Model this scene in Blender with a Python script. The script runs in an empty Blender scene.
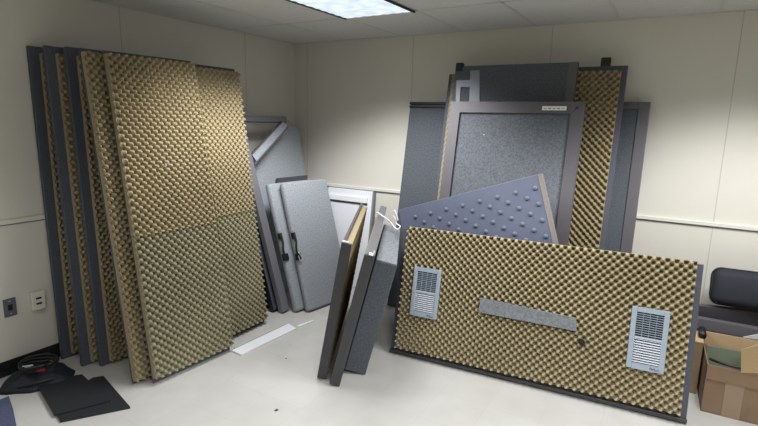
import bpy, math, random
from math import radians as R_, pi, cos, sin
from mathutils import Vector, Matrix
random.seed(7)
SC = bpy.context.scene
COL = SC.collection

# ------------------------------------------------------------------ materials
def mat(name, col, rough=.7, metal=0., spec=.5, noise=None, bump=None, emit=None, sheen=0, trans=0):
    """noise = (scale, amount, second colour) ; bump = (scale, strength, distance)"""
    m = bpy.data.materials.new(name); m.use_nodes = True
    nt = m.node_tree; b = nt.nodes['Principled BSDF']
    b.inputs['Base Color'].default_value = (*col, 1)
    b.inputs['Roughness'].default_value = rough
    b.inputs['Metallic'].default_value = metal
    b.inputs['Specular IOR Level'].default_value = spec
    if sheen: b.inputs['Sheen Weight'].default_value = sheen
    tc = nt.nodes.new('ShaderNodeTexCoord')
    if noise:
        sc, lo, hi, c2 = noise
        n = nt.nodes.new('ShaderNodeTexNoise'); n.inputs['Scale'].default_value = sc
        n.inputs['Detail'].default_value = 3
        nt.links.new(tc.outputs['Object'], n.inputs['Vector'])
        r = nt.nodes.new('ShaderNodeValToRGB')
        r.color_ramp.elements[0].position = lo; r.color_ramp.elements[1].position = hi
        r.color_ramp.elements[0].color = (*col, 1); r.color_ramp.elements[1].color = (*c2, 1)
        nt.links.new(n.outputs['Fac'], r.inputs['Fac'])
        nt.links.new(r.outputs['Color'], b.inputs['Base Color'])
    if bump:
        sc, st, di = bump
        n = nt.nodes.new('ShaderNodeTexNoise'); n.inputs['Scale'].default_value = sc
        n.inputs['Detail'].default_value = 4
        nt.links.new(tc.outputs['Object'], n.inputs['Vector'])
        bp = nt.nodes.new('ShaderNodeBump'); bp.inputs['Strength'].default_value = st
        bp.inputs['Distance'].default_value = di
        nt.links.new(n.outputs['Fac'], bp.inputs['Height'])
        nt.links.new(bp.outputs['Normal'], b.inputs['Normal'])
    if emit:
        b.inputs['Emission Color'].default_value = (*emit[0], 1)
        b.inputs['Emission Strength'].default_value = emit[1]
    return m

M = {}
M['wall'] = mat('vinyl_wall', (.67, .645, .57), .55, noise=(3, .3, .7, (.65, .625, .55)), bump=(60, .15, .002))
M['seam'] = mat('wall_seam', (.50, .48, .41), .7)
M['rail'] = mat('rail_paint', (.68, .665, .60), .5)
M['base'] = mat('black_vinyl_base', (.012, .012, .013), .4)
M['tile_c'] = mat('ceiling_tile', (.66, .66, .64), .9, noise=(90, .35, .65, (.60, .60, .58)), bump=(140, .35, .003))
M['tbar'] = mat('ceiling_bar', (.55, .55, .53), .5)
M['foam'] = mat('aged_foam', (.325, .268, .162), .95, spec=.05, noise=(2.2, .35, .7, (.28, .23, .138)))
M['foam_low'] = mat('aged_foam_greener', (.28, .255, .165), .95, spec=.05, noise=(2.2, .35, .7, (.24, .22, .14)))
M['foam_l'] = mat('aged_foam_pale', (.36, .305, .19), .95, spec=.05, noise=(2.2, .35, .7, (.315, .265, .163)))
M['foam_cut'] = mat('foam_cut_edge', (.36, .295, .185), .9, spec=.1)
M['navy'] = mat('dark_slate_carpet', (.062, .068, .087), .85, noise=(110, .3, .7, (.095, .102, .128)), bump=(300, .4, .002))
M['carpet'] = mat('grey_carpet', (.092, .10, .115), .95, spec=.2, noise=(90, .3, .72, (.165, .178, .195)), bump=(260, .5, .003))
M['carpet_d'] = mat('dark_grey_carpet', (.068, .076, .088), .95, spec=.2, noise=(85, .3, .72, (.12, .132, .147)), bump=(260, .5, .003))
M['carpet_m'] = mat('mid_grey_carpet', (.15, .16, .17), .95, spec=.2, noise=(75, .3, .72, (.25, .265, .285)), bump=(260, .5, .003))
M['carpet_l'] = mat('light_grey_carpet', (.235, .255, .275), .95, spec=.2, noise=(75, .3, .72, (.36, .385, .415)), bump=(260, .5, .003))
M['trim'] = mat('charcoal_trim', (.105, .098, .108), .45)
M['trim_d'] = mat('dark_charcoal_trim', (.045, .043, .048), .45)
M['trim_l'] = mat('grey_trim', (.15, .145, .16), .4)
M['black'] = mat('black_rubber', (.008, .008, .009), .5)
M['mdf'] = mat('fibreboard_edge', (.20, .17, .145), .8, noise=(120, .3, .7, (.26, .225, .19)))
M['plum'] = mat('slate_blue_sheet', (.10, .115, .168), .6, noise=(5, .3, .7, (.112, .128, .182)))
M['grille'] = mat('grille_paint', (.31, .37, .43), .4)
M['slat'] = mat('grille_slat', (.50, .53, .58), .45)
M['hole'] = mat('dark_cavity', (.01, .01, .01), .9)
M['white'] = mat('white_plastic', (.80, .81, .84), .35)
M['print'] = mat('label_print', (.25, .2, .4), .6)
M['tapeg'] = mat('grey_strip', (.20, .215, .25), .4)
M['card'] = mat('brown_cardboard', (.25, .165, .10), .85, noise=(8, .3, .7, (.21, .14, .085)))
M['card_i'] = mat('cardboard_flap', (.47, .33, .18), .85)
M['tape'] = mat('packing_tape', (.29, .205, .135), .4)
M['sage'] = mat('sage_sheet', (.20, .235, .16), .6)
M['case'] = mat('black_nylon', (.013, .016, .024), .75, bump=(250, .4, .002))
M['matb'] = mat('black_mat', (.013, .014, .018), .6)
M['red'] = mat('red_plastic', (.30, .02, .03), .4)
M['green'] = mat('green_plastic', (.02, .14, .12), .4)
M['silver'] = mat('silver_label', (.5, .5, .5), .4)
M['bluec'] = mat('blue_carpet', (.05, .06, .125), .9, noise=(100, .3, .7, (.08, .09, .16)))
M['ivory'] = mat('ivory_plastic', (.72, .70, .62), .4)
M['steel'] = mat('grey_plate', (.11, .115, .14), .35, metal=.4)
M['diff'] = mat('light_lens', (.9, .95, 1), .4, emit=((.78, .90, 1.0), .80))
_nt = M['diff'].node_tree; _b = _nt.nodes['Principled BSDF']; _b.inputs['Base Color'].default_value = (.45, .48, .5, 1)
_tc = _nt.nodes['Texture Coordinate']; _v = _nt.nodes.new('ShaderNodeTexNoise'); _v.inputs['Scale'].default_value = 11; _v.inputs['Detail'].default_value = 1
_nt.links.new(_tc.outputs['Object'], _v.inputs['Vector']); _r = _nt.nodes.new('ShaderNodeValToRGB')
_r.color_ramp.elements[0].position = .35; _r.color_ramp.elements[0].color = (.60, .74, .92, 1); _r.color_ramp.elements[1].position = .62; _r.color_ramp.elements[1].color = (.90, 1, 1, 1)
_nt.links.new(_v.outputs['Fac'], _r.inputs['Fac']); _nt.links.new(_r.outputs['Color'], _b.inputs['Emission Color'])
M['lframe'] = mat('light_frame', (.02, .02, .022), .5)

# floor: 12 inch vinyl tiles with faint joints and scuffs
m = bpy.data.materials.new('vinyl_floor_tiles'); m.use_nodes = True; nt = m.node_tree
b = nt.nodes['Principled BSDF']; b.inputs['Roughness'].default_value = .33
tc = nt.nodes.new('ShaderNodeTexCoord')
br = nt.nodes.new('ShaderNodeTexBrick'); br.offset = 0
br.inputs['Scale'].default_value = 1; br.inputs['Brick Width'].default_value = .305; br.inputs['Row Height'].default_value = .305
br.inputs['Mortar Size'].default_value = .0012; br.inputs['Color1'].default_value = (.53, .52, .49, 1)
br.inputs['Color2'].default_value = (.51, .50, .47, 1); br.inputs['Mortar'].default_value = (.46, .45, .42, 1)
nt.links.new(tc.outputs['Object'], br.inputs['Vector'])
n = nt.nodes.new('ShaderNodeTexNoise'); n.inputs['Scale'].default_value = 6; n.inputs['Detail'].default_value = 6
nt.links.new(tc.outputs['Object'], n.inputs['Vector'])
mx = nt.nodes.new('ShaderNodeMix'); mx.data_type = 'RGBA'; mx.blend_type = 'MULTIPLY'; mx.inputs[0].default_value = .35
r = nt.nodes.new('ShaderNodeValToRGB'); r.color_ramp.elements[0].position = .3; r.color_ramp.elements[0].color = (.82, .81, .79, 1)
r.color_ramp.elements[1].position = .6; r.color_ramp.elements[1].color = (1, 1, 1, 1)
nt.links.new(n.outputs['Fac'], r.inputs['Fac']); nt.links.new(br.outputs['Color'], mx.inputs[6]); nt.links.new(r.outputs['Color'], mx.inputs[7])
nt.links.new(mx.outputs[2], b.inputs['Base Color'])
M['floor'] = m

# ------------------------------------------------------------------ mesh helpers
class MB:
    def __init__(s): s.v = []; s.f = []; s.mi = []; s.mats = []; s.smooth = []
    def slot(s, m):
        if m not in s.mats: s.mats.append(m)
        return s.mats.index(m)
    def add(s, vs, fs, m, smooth=False):
        k = len(s.v); s.v += [tuple(v) for v in vs]; i = s.slot(m)
        for f in fs: s.f.append([a + k for a in f]); s.mi.append(i); s.smooth.append(smooth)
        return s
    def box(s, x0, x1, y0, y1, z0, z1, m, c=0.):
        """box with optional chamfer c"""
        if c <= 0:
            vs = [(x, y, z) for x in (x0, x1) for y in (y0, y1) for z in (z0, z1)]
            fs = [(0, 1, 3, 2), (4, 6, 7, 5), (0, 4, 5, 1), (2, 3, 7, 6), (0, 2, 6, 4), (1, 5, 7, 3)]
            return s.add(vs, fs, m)
        import bmesh
        bm = bmesh.new(); bmesh.ops.create_cube(bm, size=1)
        for v in bm.verts:
            v.co = Vector(((x0 + x1) / 2 + v.co.x * (x1 - x0), (y0 + y1) / 2 + v.co.y * (y1 - y0), (z0 + z1) / 2 + v.co.z * (z1 - z0)))
        bmesh.ops.bevel(bm, geom=bm.edges[:], offset=c, segments=3 if c > .006 else 2, affect='EDGES', profile=.5)
        bm.verts.index_update()
        s.add([v.co[:] for v in bm.verts], [[v.index for v in f.verts] for f in bm.faces], m, c > .006)
        bm.free(); return s
    def prism(s, pts, y0, y1, m):
        """polygon in x,z extruded from y0 to y1"""
        n = len(pts)
        vs = [(x, y0, z) for x, z in pts] + [(x, y1, z) for x, z in pts]
        fs = [list(range(n)), list(range(2 * n - 1, n - 1, -1))]
        fs += [[i, i + n, (i + 1) % n + n, (i + 1) % n] for i in range(n)]
        return s.add(vs, fs, m)
    def tube(s, pts, r, m, seg=8):
        pts = [Vector(p) for p in pts]; rings = []
        for i, p in enumerate(pts):
            t = (pts[min(i + 1, len(pts) - 1)] - pts[max(i - 1, 0)]).normalized()
            a = t.cross(Vector((0, 0, 1)))
            if a.length < .1: a = t.cross(Vector((1, 0, 0)))
            a.normalize(); c = t.cross(a)
            rings.append([p + (a * cos(2 * pi * k / seg) + c * sin(2 * pi * k / seg)) * r for k in range(seg)])
        vs = [q for rg in rings for q in rg]; fs = []
        for i in range(len(pts) - 1):
            for k in range(seg):
                a0 = i * seg + k; a1 = i * seg + (k + 1) % seg
                fs.append((a0, a1, a1 + seg, a0 + seg))
        fs.append(list(range(seg - 1, -1, -1))); fs.append([len(vs) - seg + k for k in range(seg)])
        return s.add(vs, fs, m, True)
    def build(s, name, parent=None, kind=None, label=None):
        me = bpy.data.meshes.new(name); me.from_pydata(s.v, [], s.f)
        for m_ in s.mats: me.materials.append(M[m_])
        me.polygons.foreach_set('material_index', s.mi)
        me.polygons.foreach_set('use_smooth', s.smooth)
        me.update()
        import bmesh
        bm = bmesh.new(); bm.from_mesh(me); bmesh.ops.recalc_face_normals(bm, faces=bm.faces); bm.to_mesh(me); bm.free()
        o = bpy.data.objects.new(name, me); COL.objects.link(o)
        if parent: o.parent = parent
        if kind: o['kind'] = kind
        if label: o['label'] = label
        return o

def smooth_path(P, n=8):
    P = [Vector(p) for p in P]; out = []
    for i in range(len(P) - 1):
        p0 = P[max(i - 1, 0)]; p1 = P[i]; p2 = P[i + 1]; p3 = P[min(i + 2, len(P) - 1)]
        for k in range(n):
            t = k / n
            out.append(.5 * ((2 * p1) + (p2 - p0) * t + (2 * p0 - 5 * p1 + 4 * p2 - p3) * t * t + (3 * p1 - p0 - 3 * p2 + p3) * t ** 3))
    out.append(P[-1]); return out

def frame(yaw, lean, roll):
    yaw, lean, roll = R_(yaw), R_(lean), R_(roll)
    u = Vector((cos(yaw), sin(yaw), 0)); n = Vector((sin(yaw), -cos(yaw), 0)); z = Vector((0, 0, 1))
    v = z * cos(lean) - n * sin(lean); n2 = n * cos(lean) + z * sin(lean)
    return u * cos(roll) + v * sin(roll), -u * sin(roll) + v * cos(roll), n2

def thing(name, label, cat, O, yaw=0, lean=0, roll=0, group=None, W=0, T=(0, 0)):
    """Empty: local x along the width, local y into the back, local z up the face; raised so its lowest corner meets the floor"""
    u, v, n = frame(yaw, lean, roll)
    o = bpy.data.objects.new(name, None); COL.objects.link(o); o.empty_display_size = .1
    low = min((u * x - n * y).z for x in (0, W) for y in T)
    z = O[2] - low if (lean or roll) else O[2]
    mt = Matrix((u, -n, v)).transposed().to_4x4(); mt.translation = Vector((O[0], O[1], z + .0005))
    o.matrix_world = mt
    o['label'] = label; o['category'] = cat
    if group: o['group'] = group
    return o

def tag(o, label, cat, group=None):
    o['label'] = label; o['category'] = cat
    if group: o['group'] = group
    return o

PER = .0245
def foam_sheet(name, parent, x0, x1, z0, z1, yb, base, amp, m='foam', res=4, ph=0, holes=(), label=None, cut='foam_cut', side=1, per=PER, ypos=-1):
    """egg crate foam: flat back at y = yb, peaks towards -y (ypos=1: towards +y)"""
    nx = max(2, int(round((x1 - x0) / per * res))); nz = max(2, int(round((z1 - z0) / per * res)))
    dx = (x1 - x0) / nx; dz = (z1 - z0) / nz
    mb = MB(); vs = []; fs = []
    rnd = random.Random(len(name) + int(x1 * 1000))
    for j in range(nz + 1):
        for i in range(nx + 1):
            x = x0 + i * dx; z = z0 + j * dz
            c = cos(pi * (x - x0) / per + ph) * cos(pi * (z - z0) / per + ph)
            h = (.5 + .5 * c)
            h = h ** .75; h = h * h * (3 - 2 * h)
            if i in (0, nx) or j in (0, nz): h = max(h, .55)
            y = base + amp * h + rnd.uniform(-.0004, .0004)
            vs.append((x, yb + ypos * y, z))
    for j in range(nz):
        for i in range(nx):
            cx = x0 + (i + .5) * dx; cz = z0 + (j + .5) * dz
            if any(a < cx < b_ and c_ < cz < d_ for a, b_, c_, d_ in holes): continue
            a = j * (nx + 1) + i
            fs.append((a, a + 1, a + nx + 2, a + nx + 1))
    mb.add(vs, fs, m, True)
    # cut sides
    idx = [i for i in range(nx + 1)] + [(j + 1) * (nx + 1) - 1 for j in range(1, nz + 1)] + \
          [nz * (nx + 1) + i for i in range(nx - 1, -1, -1)] + [j * (nx + 1) for j in range(nz - 1, 0, -1)]
    top = [vs[i] for i in idx]; bot = [(p[0], yb, p[2]) for p in top]; n = len(top)
    mb.add(top + bot, [(i, (i + 1) % n, (i + 1) % n + n, i + n) for i in range(n)], cut)
    return mb.build(name, parent, label=label)

# ------------------------------------------------------------------ room
H = 2.4386; XR = 6.1; YF = -5.8
def struct(name, mb): return mb.build(name, kind='structure')
struct('floor', MB().box(-.12, XR + .12, YF - .12, .12, -.1, 0, 'floor'))
struct('ceiling', MB().box(-.12, XR + .12, YF - .12, .12, H, H + .1, 'tile_c'))
def wall(name, boxargs, seams, axis, pos, sgn):
    mb = MB().box(*boxargs, 'wall')
    for s in seams:
        if axis == 'y': mb.box(s - .003, s + .003, min(pos, pos + sgn * .0015), max(pos, pos + sgn * .0015), .1, H, 'seam')
        else: mb.box(min(pos, pos + sgn * .0015), max(pos, pos + sgn * .0015), s - .003, s + .003, .1, H, 'seam')
    return struct(name, mb)
wall('wall_back', (-.12, XR + .12, 0, .12, 0, H), [.17 + 1.2215 * k for k in range(5)], 'y', 0, -1)
wall('wall_left', (-.12, 0, YF, 0, 0, H), [-.70 - 1.2215 * k for k in range(5)], 'x', 0, 1)
wall('wall_right', (XR, XR + .12, YF, 0, 0, H), [-.7 - 1.22 * k for k in range(4)], 'x', XR, -1)
wall('wall_front', (-.12, XR + .12, YF - .12, YF, 0, H), [.6 + 1.22 * k for k in range(5)], 'y', YF, 1)
struct('baseboard_left', MB().box(0, .008, YF, 0, 0, .102, 'base', .002))
struct('baseboard_back', MB().box(0, XR, -.008, 0, 0, .102, 'base', .002))
struct('baseboard_right', MB().box(XR - .008, XR, YF, 0, 0, .102, 'base', .002))
struct('baseboard_front', MB().box(0, XR, YF, YF + .008, 0, .102, 'base', .002))
r_ = .9877
struct('trim_1', MB().box(0, XR, -.020, 0, r_ - .004, r_ + .024, 'rail', .003).box(0, XR, -.005, 0, r_ - .012, r_ - .004, 'tapeg'))  # rail, with its shadow line below painted as a grey strip
struct('trim_2', MB().box(0, .016, YF, -.016, r_ - .004, r_ + .024, 'rail', .003).box(0, .005, YF, -.016, r_ - .012, r_ - .004, 'tapeg'))  # left wall rail, same painted shadow strip under the lip
# ceiling T-bar grid
g = MB(); GA = 1.2577
xs = [GA + .61 * k for k in range(-2, 8)]; ys = [-.893 - 1.22 * k for k in range(5)]
for x in xs: g.box(x - .011, x + .011, YF, 0, H - .002, H, 'tbar')
for y in ys: g.box(0, XR, y - .011, y + .011, H - .002, H, 'tbar')
g.box(0, .018, YF, 0, H - .006, H, 'tbar').box(0, XR, -.018, 0, H - .006, H, 'tbar')
struct('trim_3', g)

# ceiling lights (lay-in troffers, 2 x 4 ft); the first is in view
def troffer(x0, y1, label, power, spread=150, group=None):
    t = thing('light_fixture', label, 'ceiling light', (x0 + .305, y1 - .61, H - .0025), group=group)
    w, l = .298, .60
    fr = MB()
    fr.box(-w, -w + .014, -l, l, -.014, 0, 'lframe').box(w - .014, w, -l, l, -.014, 0, 'lframe')
    fr.box(-w + .014, w - .014, -l, -l + .01, -.01, 0, 'tbar').box(-w + .014, w - .014, l - .01, l, -.01, 0, 'tbar')
    fr.build('frame', t)
    d = MB()
    # prismatic lens : shallow pyramids
    nx, ny = 14, 28; X0, X1, Y0, Y1 = -w + .014, w - .014, -l + .01, l - .01
    vs = []; fs = []
    for j in range(ny + 1):
        for i in range(nx + 1):
            vs.append((X0 + (X1 - X0) * i / nx, Y0 + (Y1 - Y0) * j / ny, -.004 - .004 * ((i + j) % 2)))
    for j in range(ny):
        for i in range(nx):
            a = j * (nx + 1) + i; fs.append((a, a + 1, a + nx + 2, a + nx + 1))
    d.add(vs, fs, 'diff'); d.build('diffuser', t, label='glowing white prismatic lens')
    L = bpy.data.lights.new('troffer_lamp', 'AREA'); L.shape = 'RECTANGLE'; L.size = .55; L.size_y = 1.15
    L.energy = power; L.color = (.97, .98, 1.0); L.spread = R_(180)
    # photometry of a prismatic troffer: wide 'batwing' throw with a sharp cut-off at high angles
    L.use_nodes = True; nt = L.node_tree; em = nt.nodes['Emission']
    ge = nt.nodes.new('ShaderNodeNewGeometry'); dp = nt.nodes.new('ShaderNodeVectorMath'); dp.operation = 'DOT_PRODUCT'
    nt.links.new(ge.outputs['Incoming'], dp.inputs[0]); nt.links.new(ge.outputs['Normal'], dp.inputs[1])
    ab = nt.nodes.new('ShaderNodeMath'); ab.operation = 'ABSOLUTE'; nt.links.new(dp.outputs['Value'], ab.inputs[0])
    cr = nt.nodes.new('ShaderNodeValToRGB'); els = cr.color_ramp.elements
    els[0].position = .43; els[0].color = (0, 0, 0, 1); els[1].position = 1; els[1].color = (.40, .40, .40, 1)
    for p_, v_ in ((.50, .18), (.60, .85), (.68, 1.05), (.78, .65), (.9, .42)):
        e_ = els.new(p_); e_.color = (v_, v_, v_, 1)
    nt.links.new(ab.outputs[0], cr.inputs['Fac']); mu = nt.nodes.new('ShaderNodeMath'); mu.operation = 'MULTIPLY'; mu.inputs[1].default_value = 2.0
    nt.links.new(cr.outputs['Color'], mu.inputs[0]); nt.links.new(mu.outputs[0], em.inputs['Strength'])
    lo = bpy.data.objects.new('lamp', L); COL.objects.link(lo); lo.parent = t; lo.location = (0, 0, -.02)
    return t
troffer(GA, -.893, 'glowing recessed ceiling light at the top edge, above the corner', 49)
troffer(GA + .61 * 4, -.893, 'recessed ceiling light above the long foam panel, out of frame to the right', 49)
troffer(GA, -.893 - 1.22 * 2, 'recessed ceiling light behind the camera on the left', 6)
troffer(GA + .61 * 4, -.893 - 1.22 * 2, 'recessed ceiling light behind the camera on the right', 40)

# ------------------------------------------------------------------ foam panels leaning on the left wall
GP = 'tall egg crate foam panels leaning on the left wall'
def tall_foam(label, O, yaw, lean, W, Hh, mx0, mtop, mbot, foam='foam', T=.03, dep=.055, mx1=.0, ph=0, split=None, off=True, surface=None, cut='foam_cut', res=4):
    """surface: O is the foam's face (else the board's face)"""
    u, v, n = frame(yaw, lean, 0)
    if surface: O = tuple(Vector((O[0], O[1], 0)) - n * dep)
    t = thing('foam_acoustic_panel', label, 'acoustic panel', (O[0], O[1], 0), yaw, lean, 0, GP, W, (-dep * (mbot <= 0), T))
    MB().box(0, W, 0, T, 0, Hh, 'navy', .003).build('board', t, label='dark slate carpeted board')
    if split:
        foam_sheet('foam_sheet', t, mx0, W - mx1, split, Hh - mtop, 0, .003, dep - .003, foam, ph=ph, label='upper tan egg crate foam sheet', cut=cut, res=res)
        foam_sheet('foam_sheet', t, mx0, W - mx1, mbot, split - .003, 0, .003, dep - .003, 'foam_low', ph=ph, label='lower greener egg crate foam sheet', cut=cut, res=res)
    else:
        foam_sheet('foam_sheet', t, mx0, W - mx1, mbot, Hh - mtop, 0, .003, dep - .003, foam, ph=ph, label='tan egg crate foam sheet', cut=cut, res=res)
    return t
tall_foam('tall foam panel closest to the left wall, behind all the others, dark edge', (.070, -2.560), 90, 1.0, .65, 2.08, .058, .04, .03, res=3, dep=.045)
tall_foam('second tall foam panel out from the left wall, with its dark edge strip', (.288, -2.545), 90, 2.5, .65, 2.076, .054, .045, .02, res=3, dep=.042)
tall_foam('third tall foam panel from the left wall, with a dark edge, beside the gap', (.388, -2.475), 90, 2.6, .65, 2.073, .056, .05, .02, res=3, dep=.045)
tall_foam('leaning foam panel partly covered by the frontmost one on its left', (.825, -2.500), 90.2, 7.9, .50, 2.07, .004, .025, .02, surface=True, T=.012)
f2 = tall_foam('foam panel right of and behind the frontmost one, white strips at its foot', (.822, -1.98), 90, 7.3, .66, 2.055, .0, .03, .035, surface=True, split=.95)
f1 = tall_foam('frontmost tall foam panel, two foam sheets and a tiny blue-grey scrap stuck on', (.925, -2.430), 86.5, 8.6, .602, 2.068, .0, .025, .035, surface=True, T=.012, split=.945, ph=.6)
sc = MB()
sc.box(.262, .276, -.052, -.044, 1.362, 1.374, 'tapeg', .002).box(.281, .293, -.053, -.045, 1.366, 1.376, 'tapeg', .002).box(.268, .288, -.049, -.043, 1.358, 1.366, 'steel', .002)
sc.build('tape_scrap', f1, label='tiny blue-grey scrap')

# ------------------------------------------------------------------ back left corner group
# board with the cut-off corner
t = thing('carpeted_board', 'grey carpeted board with a cut-off corner leaning in the room corner', 'panel', (.42, -1.0, 0), 90, 9, W=.8, T=(0, .04))
MB().prism([(.0, 0), (.86, 0), (.86, 1.56), (.80, 1.62), (.715, 1.668), (.0, 1.15)], 0, .04, 'carpet_l').build('board', t)
def band(mb, a, c, w, y0, y1, m):
    a = Vector((a[0], 0, a[1])); c = Vector((c[0], 0, c[1])); d = (c - a).normalized(); q = Vector((-d.z, 0, d.x)) * w
    pts = [a, c, c - q, a - q]; mb.prism([(p.x, p.z) for p in pts], y0, y1, m)
# dark strips leaning behind the open frame
for k, (x, y, h, nm) in enumerate([(.585, -1.175, 1.55, 'dark slate board strip seen next to the foam, left of the black-edged one'),
                                   (.685, -1.125, 1.66, 'narrow black-edged dark strip directly behind the empty grey frame')]):
    W_ = (.13, .075)[k]
    t = thing('edging_strip', nm, 'strip', (x, y, 0), 90, 17, W=W_, T=(0, .04), group='dark strips behind the empty frame')
    MB().box(.008, W_ - .008, 0, .035, .008, h - .008, ('trim_d', 'navy')[k]).build('board', t)
    MB().box(0, .008, -.004, .04, 0, h, 'black').box(W_ - .008, W_, -.004, .04, 0, h, 'black').box(.008, W_ - .008, -.004, .04, h - .008, h, 'black').box(.008, W_ - .008, -.004, .04, 0, .008, 'black').build('edge_gasket', t, label='black rubber edge')
t = thing('braced_frame', 'tall grey frame with a diagonal brace leaning on the left wall, wall showing through', 'frame', (.775, -1.10, 0), 90, 17, W=.66, T=(0, .05))
MB().box(0, .085, 0, .05, 0, 1.755, 'trim_l', .004).build('stile', t)
MB().box(.085, .66, .002, .048, 1.70, 1.755, 'trim_l', .004).build('top_rail', t)
br_ = MB(); q0, q1 = (.60, 1.715), (.085, 1.408)
band(br_, q0, q1, -.012, -.002, .03, 'trim'); 
band(br_, (.606, 1.705), (.091, 1.398), -.065, .002, .028, 'carpet_l'); band(br_, (.640, 1.650), (.085, 1.318), -.012, -.002, .03, 'trim')
br_.build('brace', t, label='pale diagonal brace with dark edges')
# dark slab peeking over
t = thing('carpeted_acoustic_panel', 'dark grey slab just peeking above the light grey handled panels', 'panel', (.765, -.93, 0), 82, 18, W=.52, T=(0, .03))
MB().box(.10, .50, 0, .03, 0, 1.12, 'trim_d', .003).build('board', t)
MB().prism([(.10, 1.12), (.48, 1.12), (.50, 1.178), (.13, 1.178)], -.004, .03, 'trim_d').build('top_flap', t)
# pair of padded panels with handles
GH = 'light grey padded panels with black handles'
def padded(label, O, yaw, lean, W, Hh, side=0):
    t = thing('padded_panel', label, 'panel', (O[0], O[1], 0), yaw, lean, W=W, T=(0, .06), group=GH)
    MB().box(0, W, 0, .06, 0, Hh, 'carpet_l', .022).build('pad', t)
    h = MB()
    zs = Hh * .575
    h.box(-.012, .020, -.012, .02, zs - .01, zs + .045, 'black', .004)
    h.tube(smooth_path([(.004, -.010, zs + .03), (.0, -.022, zs - .04), (-.012, -.018, zs - .10), (-.006, -.012, zs - .16)]), .0085, 'black')
    h.box(-.016, .035, -.016, .018, zs - .20, zs - .14, 'black', .006)
    h.build('handle', t, label='black latch handle')
    return t
p = padded('light grey padded panel with a black handle, behind its twin', (.872, -1.03), 83, 17.8, .53, 1.145)
p = padded('frontmost light grey padded panel, whole face showing, with black handle', (.955, -.968), 81.3, 16.8, .54, 1.15)
w_ = MB().tube(smooth_path([(.0, -.018, .53), (.012, -.03, .50), (.02, -.025, .46), (.0, -.02, .455), (-.004, -.02, .50)]), .0035, 'silver')
w_.build('key_ring', p, label='small silver ring')

# white board on the back wall
t = thing('white_panel', 'white panel leaning on the back wall under the rail', 'panel', (.47, -.17, 0), 0, 8, W=.57, T=(0, .025))
MB().box(0, .55, 0, .025, 0, .985, 'white', .003).build('board', t)
MB().box(0, .495, -.02, 0, .86, .915, 'white', .004).box(0, .495, -.012, 0, .845, .86, 'trim_d').build('ledge', t)
MB().box(.545, .565, -.006, .03, 0, .985, 'tapeg', .002).build('edge_strip', t, label='grey edge strip')

# ------------------------------------------------------------------ back wall group
GB = 'tall panels leaning on the back wall'
def framed(label, O, W, Hh, lean, stile, m='carpet', fm='trim', T=.045, top=None, tw=None, left=None, name='carpeted_acoustic_panel'):
    t = thing(name, label, 'panel', (O[0], O[1], 0), 0, lean, W=W, T=(-.008, T), group=GB)
    MB().box(.002, W - .002, 0, T, .002, Hh - .002, m).build('board', t, label='grey carpeted face')
    top = top or stile; left = stile if left is None else left; e = .010
    if left: MB().box(0, left, -e, T + .002, 0, Hh, fm, .004).build('stile', t, label='smooth dark grey trim')
    MB().box(W - stile, W, -e, T + .002, 0, Hh, fm, .004).build('stile', t, label='smooth dark grey trim')
    MB().box(left, W - stile, -e, T + .002, Hh - top, Hh, fm, .004).build('top_rail', t, label='smooth dark grey trim')
    return t
D = thing('carpeted_acoustic_panel', 'narrow dark grey carpeted panel at the left with black strips on top', 'panel', (1.425, -.42, 0), 0, 10.5, W=.62, T=(0, .04), group=GB)
MB().box(0, .62, 0, .04, 0, 1.81, 'carpet_d').build('board', D)
MB().box(-.004, .62, -.012, .04, 1.845, 1.865, 'black', .002).box(-.004, .62, -.012, .04, 1.815, 1.832, 'black', .002).box(0, .62, 0, .04, 1.81, 1.862, 'trim_d').build('top_seal', D, label='black rubber top strips')
Epan = framed('short dark grey panel with smooth trim at the far right of the leaning group', (2.62, -.43), .735, 1.865, 10.5, .075, 'carpet_d', 'trim', top=.05)
# foam panels
def bfoam(label, O, W, Hh, l, r__, top, lean=11, fb=(.003, .045)):
    t = thing('foam_acoustic_panel', label, 'acoustic panel', (O[0], O[1], 0), 0, lean, W=W, T=(-.0, .035), group=GB)
    MB().box(0, W, 0, .035, 0, Hh, 'navy', .003).build('board', t, label='dark slate board')
    foam_sheet('foam_sheet', t, l, W - r__, .02, Hh - top, 0, fb[0], fb[1], 'foam', label='tan egg crate foam', ph=.3)
    return t
K = bfoam('foam panel showing only a thin tan strip left of the big grey panels', (1.835, -.585), .62, 2.10, .045, .03, .01, fb=(.030, .012))
C_ = bfoam('tall foam panel with dark edges and a black block on top, at the right', (2.50, -.585), .69, 2.125, .03, .036, .042)
MB().box(.508, .574, .002, .04, 2.125, 2.19, 'black', .004).build('bracket', C_, label='black block')
B = thing('carpeted_acoustic_panel', 'tallest dark grey carpeted panel behind the framed one, pale h-shaped strips on it', 'panel', (1.944, -.725, 0), 0, 11, W=.935, T=(0, .045), group=GB)
MB().box(0, .935, 0, .045, 0, 2.145, 'carpet_d', .004).build('board', B)
MB().box(.875, .934, -.006, .0, 0, 2.143, 'trim').build('stile', B, label='smooth dark grey trim')
MB().box(.003, .060, -.008, .04, 2.11, 2.172, 'black', .003).build('bracket', B, label='black block')
MB().prism([(.155, 1.85), (.24, 1.85), (.208, 2.105), (.133, 2.105)], -.008, 0, 'tapeg').box(.055, .142, -.007, 0, 1.975, 2.03, 'tapeg').prism([(.04, 1.85), (.075, 1.85), (.062, 2.03), (.024, 2.03)], -.0075, 0, 'tapeg').build('pale_strip', B, label='pale grey strips forming an h')
A = thing('framed_panel', 'big grey carpeted panel in a charcoal frame with a white sticker, in front', 'panel', (2.0, -.855, 0), 0, 11, W=.978, T=(-.012, .05), group=GB)
Wd, Hh = .978, 1.850
MB().box(.04, Wd - .04, .004, .045, .04, Hh - .04, 'carpet').build('board', A, label='speckled grey carpet')
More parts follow.
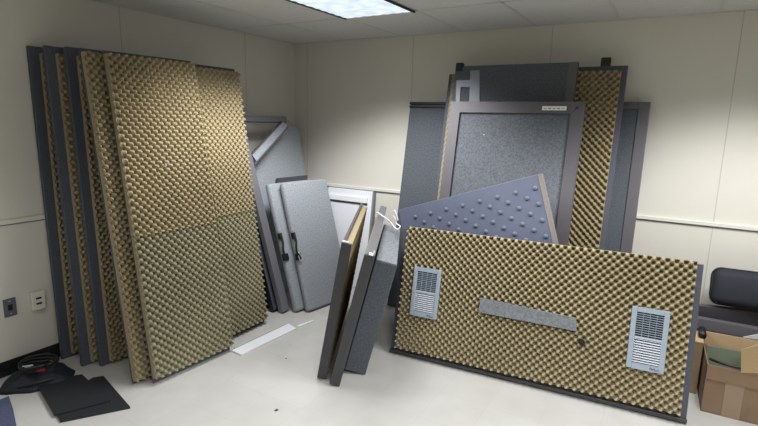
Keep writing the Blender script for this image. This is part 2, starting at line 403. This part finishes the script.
def mitre(side):
    s_ = .082; m_ = MB()
    P = {'l': [(0, 0), (s_, s_), (s_, Hh - s_), (0, Hh)], 'r': [(Wd, 0), (Wd, Hh), (Wd - s_, Hh - s_), (Wd - s_, s_)],
         't': [(0, Hh), (s_, Hh - s_), (Wd - s_, Hh - s_), (Wd, Hh)], 'b': [(0, 0), (Wd, 0), (Wd - s_, s_), (s_, s_)]}[side]
    c = Vector((sum(p[0] for p in P) / 4, 0, sum(p[1] for p in P) / 4))
    P = [((p[0] - c.x) * .9985 + c.x, (p[1] - c.z) * .9995 + c.z) for p in P]
    return m_.prism(P, -.012, .05, 'trim')
mitre('l').build('stile', A); mitre('r').build('stile', A); mitre('t').build('top_rail', A); mitre('b').build('bottom_rail', A)
sl = MB().box(.700, .864, -.0135, -.0118, 1.789, 1.818, 'white')
for k in range(5): sl.box(.712 + k * .03, .732 + k * .03, -.0139, -.0134, 1.799, 1.804 + .002 * (k % 2), 'print')
sl.build('sticker', A, label='white sticker with faint print')
MB().box(.925, .942, -.016, -.012, 1.80, 1.813, 'black', .001).build('screw', A)
MB().box(.29, .296, -.001, .004, 1.60, 1.606, 'white').build('staple', A)

# ------------------------------------------------------------------ slate blue sheet with domes
G = thing('dimpled_panel', 'slate blue sheet with rows of round dimples, tilted behind the long foam panel', 'panel', (2.052, -.955, 0), -3, 8, 19, W=1.135, T=(0, .03))
gm = MB().box(0, 1.11, 0, .028, 0, 1.045, 'plum', .003)
def dome(mb, x, z, r, h, m):
    seg, rg = 12, 4; vs = []; fs = []
    for j in range(rg):
        a = j / rg * pi / 2
        for k in range(seg): vs.append((x + r * cos(a) * cos(2 * pi * k / seg), -h * sin(a), z + r * cos(a) * sin(2 * pi * k / seg)))
    vs.append((x, -h, z)); N = len(vs) - 1
    for j in range(rg - 1):
        for k in range(seg): a = j * seg + k; b2 = j * seg + (k + 1) % seg; fs.append((a, b2, b2 + seg, a + seg))
    for k in range(seg): fs.append(((rg - 1) * seg + k, (rg - 1) * seg + (k + 1) % seg, N))
    mb.add(vs, fs, m, True)
for j in range(17):
    for i in range(9):
        x = .135 + .134 * i + (.067 if j % 2 else 0) - .012 * j * 0; z = .958 - .055 * j
        if x < 1.09: dome(gm, x, z, .017, .010, 'plum')
gm.build('sheet', G)
MB().box(1.11, 1.123, -.002, .03, 0, 1.045, 'mdf').box(1.123, 1.130, -.001, .029, 0, 1.045, 'tapeg').box(1.130, 1.138, -.002, .03, 0, 1.045, 'mdf').build('edge_strip', G, label='tan and grey layered edge')

# ------------------------------------------------------------------ long foam panel lying on its side in front
L = thing('foam_acoustic_panel', 'long foam panel lying on its side with two vent grilles and a grey strip', 'acoustic panel', (1.908, -1.212, 0), 4.4, 11, W=1.87, T=(-.0, .04))
MB().box(0, 1.87, 0, .04, 0, .91, 'navy', .003).build('board', L, label='dark slate board')
holes = [(.145, .33, .31, .645), (1.545, 1.72, .265, .61)]
foam_sheet('foam_sheet', L, .048, 1.833, .045, .925, 0, .004, .053, 'foam_l', res=4, label='pale tan egg crate foam', per=.0234, holes=holes)
MB().box(-.002, 1.872, -.022, .0, .0, .022, 'trim_d', .003).build('bottom_strip', L, label='dark bottom lip')
def grille(x0, x1, z0, z1, lab):
    mb = MB(); y0, y1 = -.060, -.046; f_ = .028; zf = .035
    mb.box(x0, x0 + f_, y0, y1, z0, z1, 'grille', .003).box(x1 - f_, x1, y0, y1, z0, z1, 'grille', .003)
    mb.box(x0 + f_, x1 - f_, y0, y1, z0, z0 + zf, 'grille').box(x0 + f_, x1 - f_, y0, y1, z1 - f_, z1, 'grille')
    # squared tube behind
    mb.box(x0 + f_, x1 - f_, -.012, -.004, z0 + zf, z1 - f_, 'hole')
    for xx in (x0 + f_ - .004, x1 - f_): mb.box(xx, xx + .004, -.05, -.004, z0 + zf, z1 - f_, 'hole')
    a, b2 = z0 + zf + .003, z1 - f_ - .003; mid = a + (b2 - a) * .50
    nu = 11; su = (b2 - mid) / nu
    for k in range(nu):      # upper louvres turned down: the dark inside shows
        z = mid + su * (k + .5)
        mb.prism_x(x0 + f_, x1 - f_, [(-.057, z + .0012), (-.048, z - .0060), (-.048, z - .0075), (-.057, z - .0018)], 'grille')
    nl = 10; sd = (mid - a) / nl
    for k in range(nl):      # lower louvres turned up
        z = a + sd * (k + .5)
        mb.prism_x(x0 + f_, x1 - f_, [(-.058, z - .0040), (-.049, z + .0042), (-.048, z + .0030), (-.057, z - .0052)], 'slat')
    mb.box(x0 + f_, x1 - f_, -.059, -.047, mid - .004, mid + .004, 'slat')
    for k in range(1, 4):
        xx = x0 + f_ + (x1 - x0 - 2 * f_) * k / 4; mb.box(xx - .001, xx + .001, -.058, -.05, mid, b2, 'grille')
    mb.tube(smooth_path([(x1 - .075, y0 - .001, z0 + .016), (x1 - .067, y0 - .001, z0 + .024), (x1 - .06, y0 - .001, z0 + .013), (x1 - .052, y0 - .001, z0 + .023), (x1 - .043, y0 - .001, z0 + .012), (x1 - .028, y0 - .001, z0 + .02)], 4), .0022, 'steel', 6)
    return mb.build('vent_grille', L, label=lab)
def prism_x(s, x0, x1, pts, m):
    n = len(pts); vs = [(x0, y, z) for y, z in pts] + [(x1, y, z) for y, z in pts]
    fs = [list(range(n)), list(range(2 * n - 1, n - 1, -1))] + [[i, i + n, (i + 1) % n + n, (i + 1) % n] for i in range(n)]
    return s.add(vs, fs, m)
MB.prism_x = prism_x
grille(.139, .340, .304, .650, 'pale blue-grey metal grille at the left end')
grille(1.532, 1.728, .257, .620, 'pale blue-grey metal grille at the right end')
MB().prism([(.629, .414), (1.243, .410), (1.234, .489), (.631, .509)], -.061, -.040, 'carpet_m').build('carpet_strip', L, label='light grey carpet strip')
hb = MB(); seg = 16
hb.prism([(1.281 + .017 * cos(2 * pi * k / seg), .348 + .017 * sin(2 * pi * k / seg)) for k in range(seg)], -.0625, -.04, 'hole')  # solid disc, shade inside the hole painted near-black
hb.build('cable_hole_disc', L, label='black disc painted as the dark of a round hole')

# ------------------------------------------------------------------ short panels standing edge-on in the middle
S1 = thing('foam_acoustic_panel', 'short foam-lined panel seen edge-on, leftmost of the upright stack in the middle', 'acoustic panel', (1.760, -1.789, 0), 117.6, -9.8, 3, W=1.17, T=(-.0, .07), group='short upright stack in the middle')
MB().box(.02, 1.17, .050, .068, 0, .935, 'trim', .003).build('board', S1, label='charcoal board')
foam_sheet('foam_sheet', S1, .02, 1.15, .02, .915, .050, .034, .012, 'foam', label='tan egg crate foam', res=3)
MB().box(0, .02, .006, .070, 0, .94, 'trim_d', .003).build('edge_trim', S1, label='dark end trim')
MB().box(.004, .022, .028, .068, .942, .950, 'white', .001).build('edge_clip', S1, label='small white clip')
S2 = thing('foam_acoustic_panel', 'taller edge-on panel with a grey-brown top edge, foam bumps on its left side', 'acoustic panel', (1.876, -1.818, 0), 117.6, -13.7, 3, W=1.35, T=(0, .075), group='short upright stack in the middle')
MB().box(.02, 1.35, .002, .056, 0, .903, 'trim_l', .003).build('board', S2, label='grey-brown board, trim coloured as if lit')  # same trim as the dark end, paler to paint the lit top edge
foam_sheet('foam_sheet', S2, .03, 1.33, .03, .80, .056, .002, .010, 'foam', label='tan egg crate foam on the hidden side', res=3, ypos=1)
MB().box(0, .02, 0, .067, 0, .90, 'trim_d', .003).build('edge_trim', S2, label='dark end trim')
MB().box(.0, .045, .012, .016, .9035, .925, 'white', .001).box(.0, .045, .016, .040, .9035, .908, 'white', .001).build('edge_clip', S2, label='small grey metal clip')
S3 = thing('ventilation_box', 'thick grey carpeted box leaning against the end of the long foam panel', 'box', (1.935, -1.604, 0), 117.6, -13.9, 3, W=.88, T=(0, .141), group='short upright stack in the middle')
MB().box(0, .88, 0, .141, 0, .80, 'carpet_d', .006).build('box_shell', S3)
MB().box(.004, .876, .004, .137, .80, .806, 'carpet_m', .002).build('lit_top', S3, label='top painted lighter grey as if lit')  # light on the box top is put into a paler carpet colour

# white cord
c = MB().tube(smooth_path([(1.57, -.90, .958), (1.62, -.95, .968), (1.67, -.97, .955), (1.73, -.96, .918), (1.775, -.96, .875), (1.81, -.97, .866), (1.822, -.96, .89), (1.79, -.955, .905), (1.775, -.955, .945), (1.752, -.955, .972), (1.765, -.955, 1.005), (1.785, -.955, .975), (1.80, -.955, .93)], 7), .0058, 'white')
tag(c.build('cord'), 'white cord looped over the corner of the slate blue sheet', 'cord')

# ------------------------------------------------------------------ right: boxes, bars, black case
bx = thing('cardboard_box', 'open brown cardboard box on the floor with a green sheet inside', 'box', (3.85, -.865, 0), 2)
w, d, h = .33, .33, .30
MB().box(0, w, 0, .006, 0, h, 'card').box(0, w, d - .006, d, 0, h, 'card').box(0, .006, .006, d - .006, 0, h, 'card').box(w - .006, w, .006, d - .006, 0, h, 'card').box(0, w, 0, d, 0, .006, 'card').build('box_shell', bx)
MB().box(.0, w, -.010, -.003, h - .085, h + .002, 'card').build('flap', bx, label='front flap folded down')
fl = MB(); fp = [Vector(p) for p in ((.13, -.013, .31), (.33, -.013, .31), (.205, -.075, .385), (.125, -.06, .47))]
fp = [Vector(p) for p in ((.158, -.022, .300), (.235, -.022, .318), (.225, -.07, .515), (.135, -.07, .455))]
fl.add([p for p in fp] + [p + Vector((0, .005, 0)) for p in fp], [(0, 1, 2, 3), (7, 6, 5, 4), (0, 4, 5, 1), (1, 5, 6, 2), (2, 6, 7, 3), (3, 7, 4, 0)], 'card_i')
fl.build('flap', bx, label='pale flap sticking up at the right')
MB().box(0, w, d - .004, d + .004, h, h + .085, 'card_i').build('flap', bx, label='rear flap')
MB().box(.10, .19, -.0035, -.0005, .0, h - .087, 'tape').build('tape', bx, label='shiny packing tape')
MB().box(.012, w - .02, .22, .226, .12, h + .035, 'sage').build('liner', bx, label='sage green sheet')
c = MB().tube(smooth_path([(3.862, -.80, .312), (3.92, -.84, .316), (4.0, -.85, .316), (4.08, -.845, .316), (4.16, -.80, .316)], 6), .008, 'black')
tag(c.build('cable'), 'black cable lying over the rim of the open cardboard box', 'cable')

b2 = thing('cardboard_box', 'tall brown cardboard box behind the open one, next to the foam panel', 'box', (3.80, -.46, 0), 0)
MB().box(0, .50, 0, .34, 0, .365, 'card', .003).build('box_shell', b2)
MB().box(.21, .27, -.002, 0, .0, .365, 'tape').box(.21, .27, -.002, .342, .365, .367, 'tape').build('tape', b2, label='shiny packing tape')
b3 = thing('cardboard_box', 'narrow brown box squeezed between the foam panel and the open box', 'box', (3.776, -.66, 0), 0)
MB().box(0, .055, 0, .19, 0, .345, 'card', .003).build('box_shell', b3)
MB().box(-.002, .057, -.002, .192, .345, .353, 'card_i', .002).build('lid', b3, label='pale top edge')

t = thing('metal_bar', 'dark grey flat bar lying across the boxes under the black case', 'bar', (3.76, -.47, .368), 0)
MB().box(0, 1.1, 0, .045, 0, .075, 'trim', .003).build('bar_body', t)
t = thing('metal_bar', 'dark grey bar resting at an angle behind the black case', 'bar', (3.77, -.40, .368), 14)
MB().box(0, .75, 0, .05, 0, .134, 'trim_d', .003).build('bar_body', t)
t = thing('metal_strip', 'pale silver strip sloping out of frame by the box flap', 'strip', (4.04, -.525, .388), -3)
MB().prism([(0, 0), (.5, .03), (.5, .09), (.10, .055)], 0, .012, 'silver').build('strip_body', t)
# black case
cs = thing('carrying_case', 'black padded case with rounded corners resting on the grey bars', 'case', (3.86, -.42, .542), 4, 12)
body = MB(); body.box(0, .56, 0, .20, 0, .232, 'case', .05); body.build('case_body', cs)
zp = MB()
def rrect(x0, x1, z0, z1, r, y):
    P = []
    for cx, cz, a0 in ((x1 - r, z1 - r, 0), (x0 + r, z1 - r, 90), (x0 + r, z0 + r, 180), (x1 - r, z0 + r, 270)):
        for k in range(7): a = R_(a0 + 15 * k); P.append((cx + r * cos(a), y, cz + r * sin(a)))
    P.append(P[0]); return P
zp.tube(rrect(-.004, .564, -.004, .236, .05, .06), .006, 'black', 6); zp.build('zipper', cs, label='black zip edge')

c = MB().tube([(3.825, -.49, .376), (3.825, -.60, .376)], .022, 'black', 12)
tag(c.build('roll'), 'small black roll on the narrow brown box beside the bar', 'roll')

# ------------------------------------------------------------------ floor bits
def strip(pts, label, z=0.001, m='white', name='plastic_strip', th=.012, cat='strip', group='white strips on the floor'):
    mb = MB(); n = len(pts)
    vs = [(x, y, z) for x, y in pts] + [(x, y, z + th) for x, y in pts]
    fs = [list(range(n)), list(range(2 * n - 1, n - 1, -1))] + [[i, i + n, (i + 1) % n + n, (i + 1) % n] for i in range(n)]
    c_ = Vector((sum(p[0] for p in pts) / n, sum(p[1] for p in pts) / n, 0))
    mb.add([(v[0] - c_.x, v[1] - c_.y, v[2]) for v in vs], fs, m)
    o = mb.build(name); o.location = (c_.x, c_.y, 0); tag(o, label, cat, group); return o
strip([(.945, -1.845), (1.05, -1.855), (1.078, -1.29), (.965, -1.25)], 'wide white strip on the floor at the foot of the foam panels', .001)
strip([(.913, -1.80), (.930, -1.80), (.950, -1.24), (.938, -1.24)], 'thin pale grey strip between the wide white one and the foam panels', .001, 'silver', th=.008)
strip([(1.040, -1.235), (1.072, -1.235), (1.090, -1.075), (1.072, -1.075)], 'short thin white strip in front of the light grey padded panels', .001, th=.006)
strip([(1.71, -2.235), (1.722, -2.24), (1.728, -2.222), (1.714, -2.22)], 'tiny dark chip of debris on the open floor, nearer the camera', .001, 'trim_d', 'debris_chip', .004, 'debris', 'debris chips on the floor')
strip([(1.336, -1.714), (1.344, -1.714), (1.344, -1.706), (1.337, -1.707)], 'tiny dark chip of debris near the wide white strip', .001, 'trim_d', 'debris_chip', .003, 'debris', 'debris chips on the floor')

strip([(.28, -2.83), (.415, -2.62), (.86, -2.70), (.74, -2.95)], 'black rectangular mat in front, lying over another black mat', .0145, 'matb', 'floor_mat', .008, 'mat', 'black mats on the floor')
strip([(.50, -2.60), (.535, -2.55), (1.00, -2.67), (.81, -2.955), (.60, -2.90)], 'lower black mat showing its right side under the other mat', .001, 'matb', 'floor_mat', .013, 'mat', 'black mats on the floor')
strip([(.30, -3.22), (.30, -2.985), (.48, -3.04), (.82, -3.16), (.80, -3.5), (.30, -3.5)], 'blue carpet offcut cut off by the lower left corner', .001, 'bluec', 'carpet_offcut', .012, 'carpet', None)

# black bag heap
bag = thing('equipment_bag', 'flat black bag with cables heaped against the left wall', 'bag', (.19, -2.775, 0), 0)
vs = []; fs = []; nr, ns = 9, 28; rg = random.Random(3)
for j in range(nr + 1):
    t_ = j / nr
    for k in range(ns):
        a = 2 * pi * k / ns
        rr = (1 - t_) * (1 + .10 * sin(3 * a + .4) + .05 * sin(7 * a))
        z = .06 * (1 - (1 - t_) ** 4.0) * (1 + .25 * sin(5 * a + 3 * t_)) + (.012 * sin(9 * a) * t_ * (1 - t_))
        vs.append((rr * .19 * cos(a) + .02, rr * .20 * sin(a), max(.001, z)))
for j in range(nr):
    for k in range(ns):
        a = j * ns + k; b_ = j * ns + (k + 1) % ns; fs.append((a, b_, b_ + ns, a + ns))
fs.append(list(range(ns)))
MB().add(vs, fs, 'case', True).build('bag_body', bag)
MB().tube(smooth_path([(.08, -.15, .03), (.15, -.09, .05), (.18, .02, .045), (.12, .12, .03)], 6), .009, 'matb').build('strap', bag)
cb = MB()
for k in range(3):
    cb.tube([(.075 * (1 + .15 * k) * cos(a) + .01 * sin(3 * a), .085 * (1 + .12 * k) * sin(a), .012 * k + .008 * sin(2 * a + k)) for a in [2 * pi * i / 24 for i in range(25)]], .0075, 'black')
o = cb.build('coiled_cable'); o.location = (.225, -2.775, .098); tag(o, 'coiled black cable on top of the black bag', 'cable')
o = MB().box(-.022, .022, -.012, .012, 0, .018, 'red', .003).build('connector'); o.location = (.300, -2.800, .09); o.rotation_euler = (0, 0, .6); tag(o, 'small red connector on the black bag', 'connector')
o = MB().box(-.016, .016, -.012, .012, 0, .018, 'green', .003).build('connector'); o.location = (.255, -2.825, .10); o.rotation_euler = (0, 0, .3); tag(o, 'small teal connector beside the red one on the black bag', 'connector')
o = MB().box(-.035, .035, -.007, .007, 0, .012, 'silver', .002).build('metal_clip'); o.location = (.195, -2.835, .10); o.rotation_euler = (0, .1, 1.2); tag(o, 'small silver clip on top of the black bag', 'clip')

# ------------------------------------------------------------------ wall outlets
t = thing('power_outlet', 'dark grey single wall plate low on the left wall', 'outlet', (0, -2.843, .388), 90)
MB().box(0, .07, -.008, 0, 0, .118, 'steel', .002).build('plate', t)
MB().box(.022, .048, -.0095, -.008, .04, .078, 'hole', .001).build('socket', t, label='black socket')
for z in (.015, .096): MB().box(.031, .039, -.0098, -.008, z, z + .007, 'silver').build('screw', t)
t = thing('power_outlet', 'ivory duplex outlet box low on the left wall beside the panels', 'outlet', (0, -2.690, .388), 90)
MB().box(0, .078, -.032, 0, 0, .124, 'ivory', .004).build('plate', t)
for z in (.036, .072): MB().box(.022, .056, -.034, -.032, z, z + .013, 'black', .001).build('socket', t, label='black socket')

# ------------------------------------------------------------------ camera
f, pitch, roll, yaw, cx, cy, ch = 498.907, 0.1835, 0.0222, -0.5319, 3.5515, -4.2168, 1.6725
F = Vector((sin(yaw) * cos(pitch), cos(yaw) * cos(pitch), -sin(pitch)))
Rv = Vector((cos(yaw), -sin(yaw), 0)); U = Rv.cross(F)
R2 = Rv * cos(roll) + U * sin(roll); U2 = -Rv * sin(roll) + U * cos(roll)
cam = bpy.data.cameras.new('camera'); co = bpy.data.objects.new('camera', cam); COL.objects.link(co)
mt = Matrix((R2, U2, -F)).transposed().to_4x4(); mt.translation = (cx, cy, ch); co.matrix_world = mt
cam.sensor_width = 36; cam.sensor_fit = 'HORIZONTAL'; cam.lens = f / 758 * 36; cam.clip_start = .05
SC.camera = co

w = bpy.data.worlds.new('world'); SC.world = w; w.use_nodes = True
w.node_tree.nodes['Background'].inputs[0].default_value = (.5, .5, .5, 1); w.node_tree.nodes['Background'].inputs[1].default_value = .05
SC.view_settings.view_transform = 'Standard'; SC.view_settings.look = 'None'
SC.view_settings.exposure = 0.08; SC.view_settings.gamma = 1
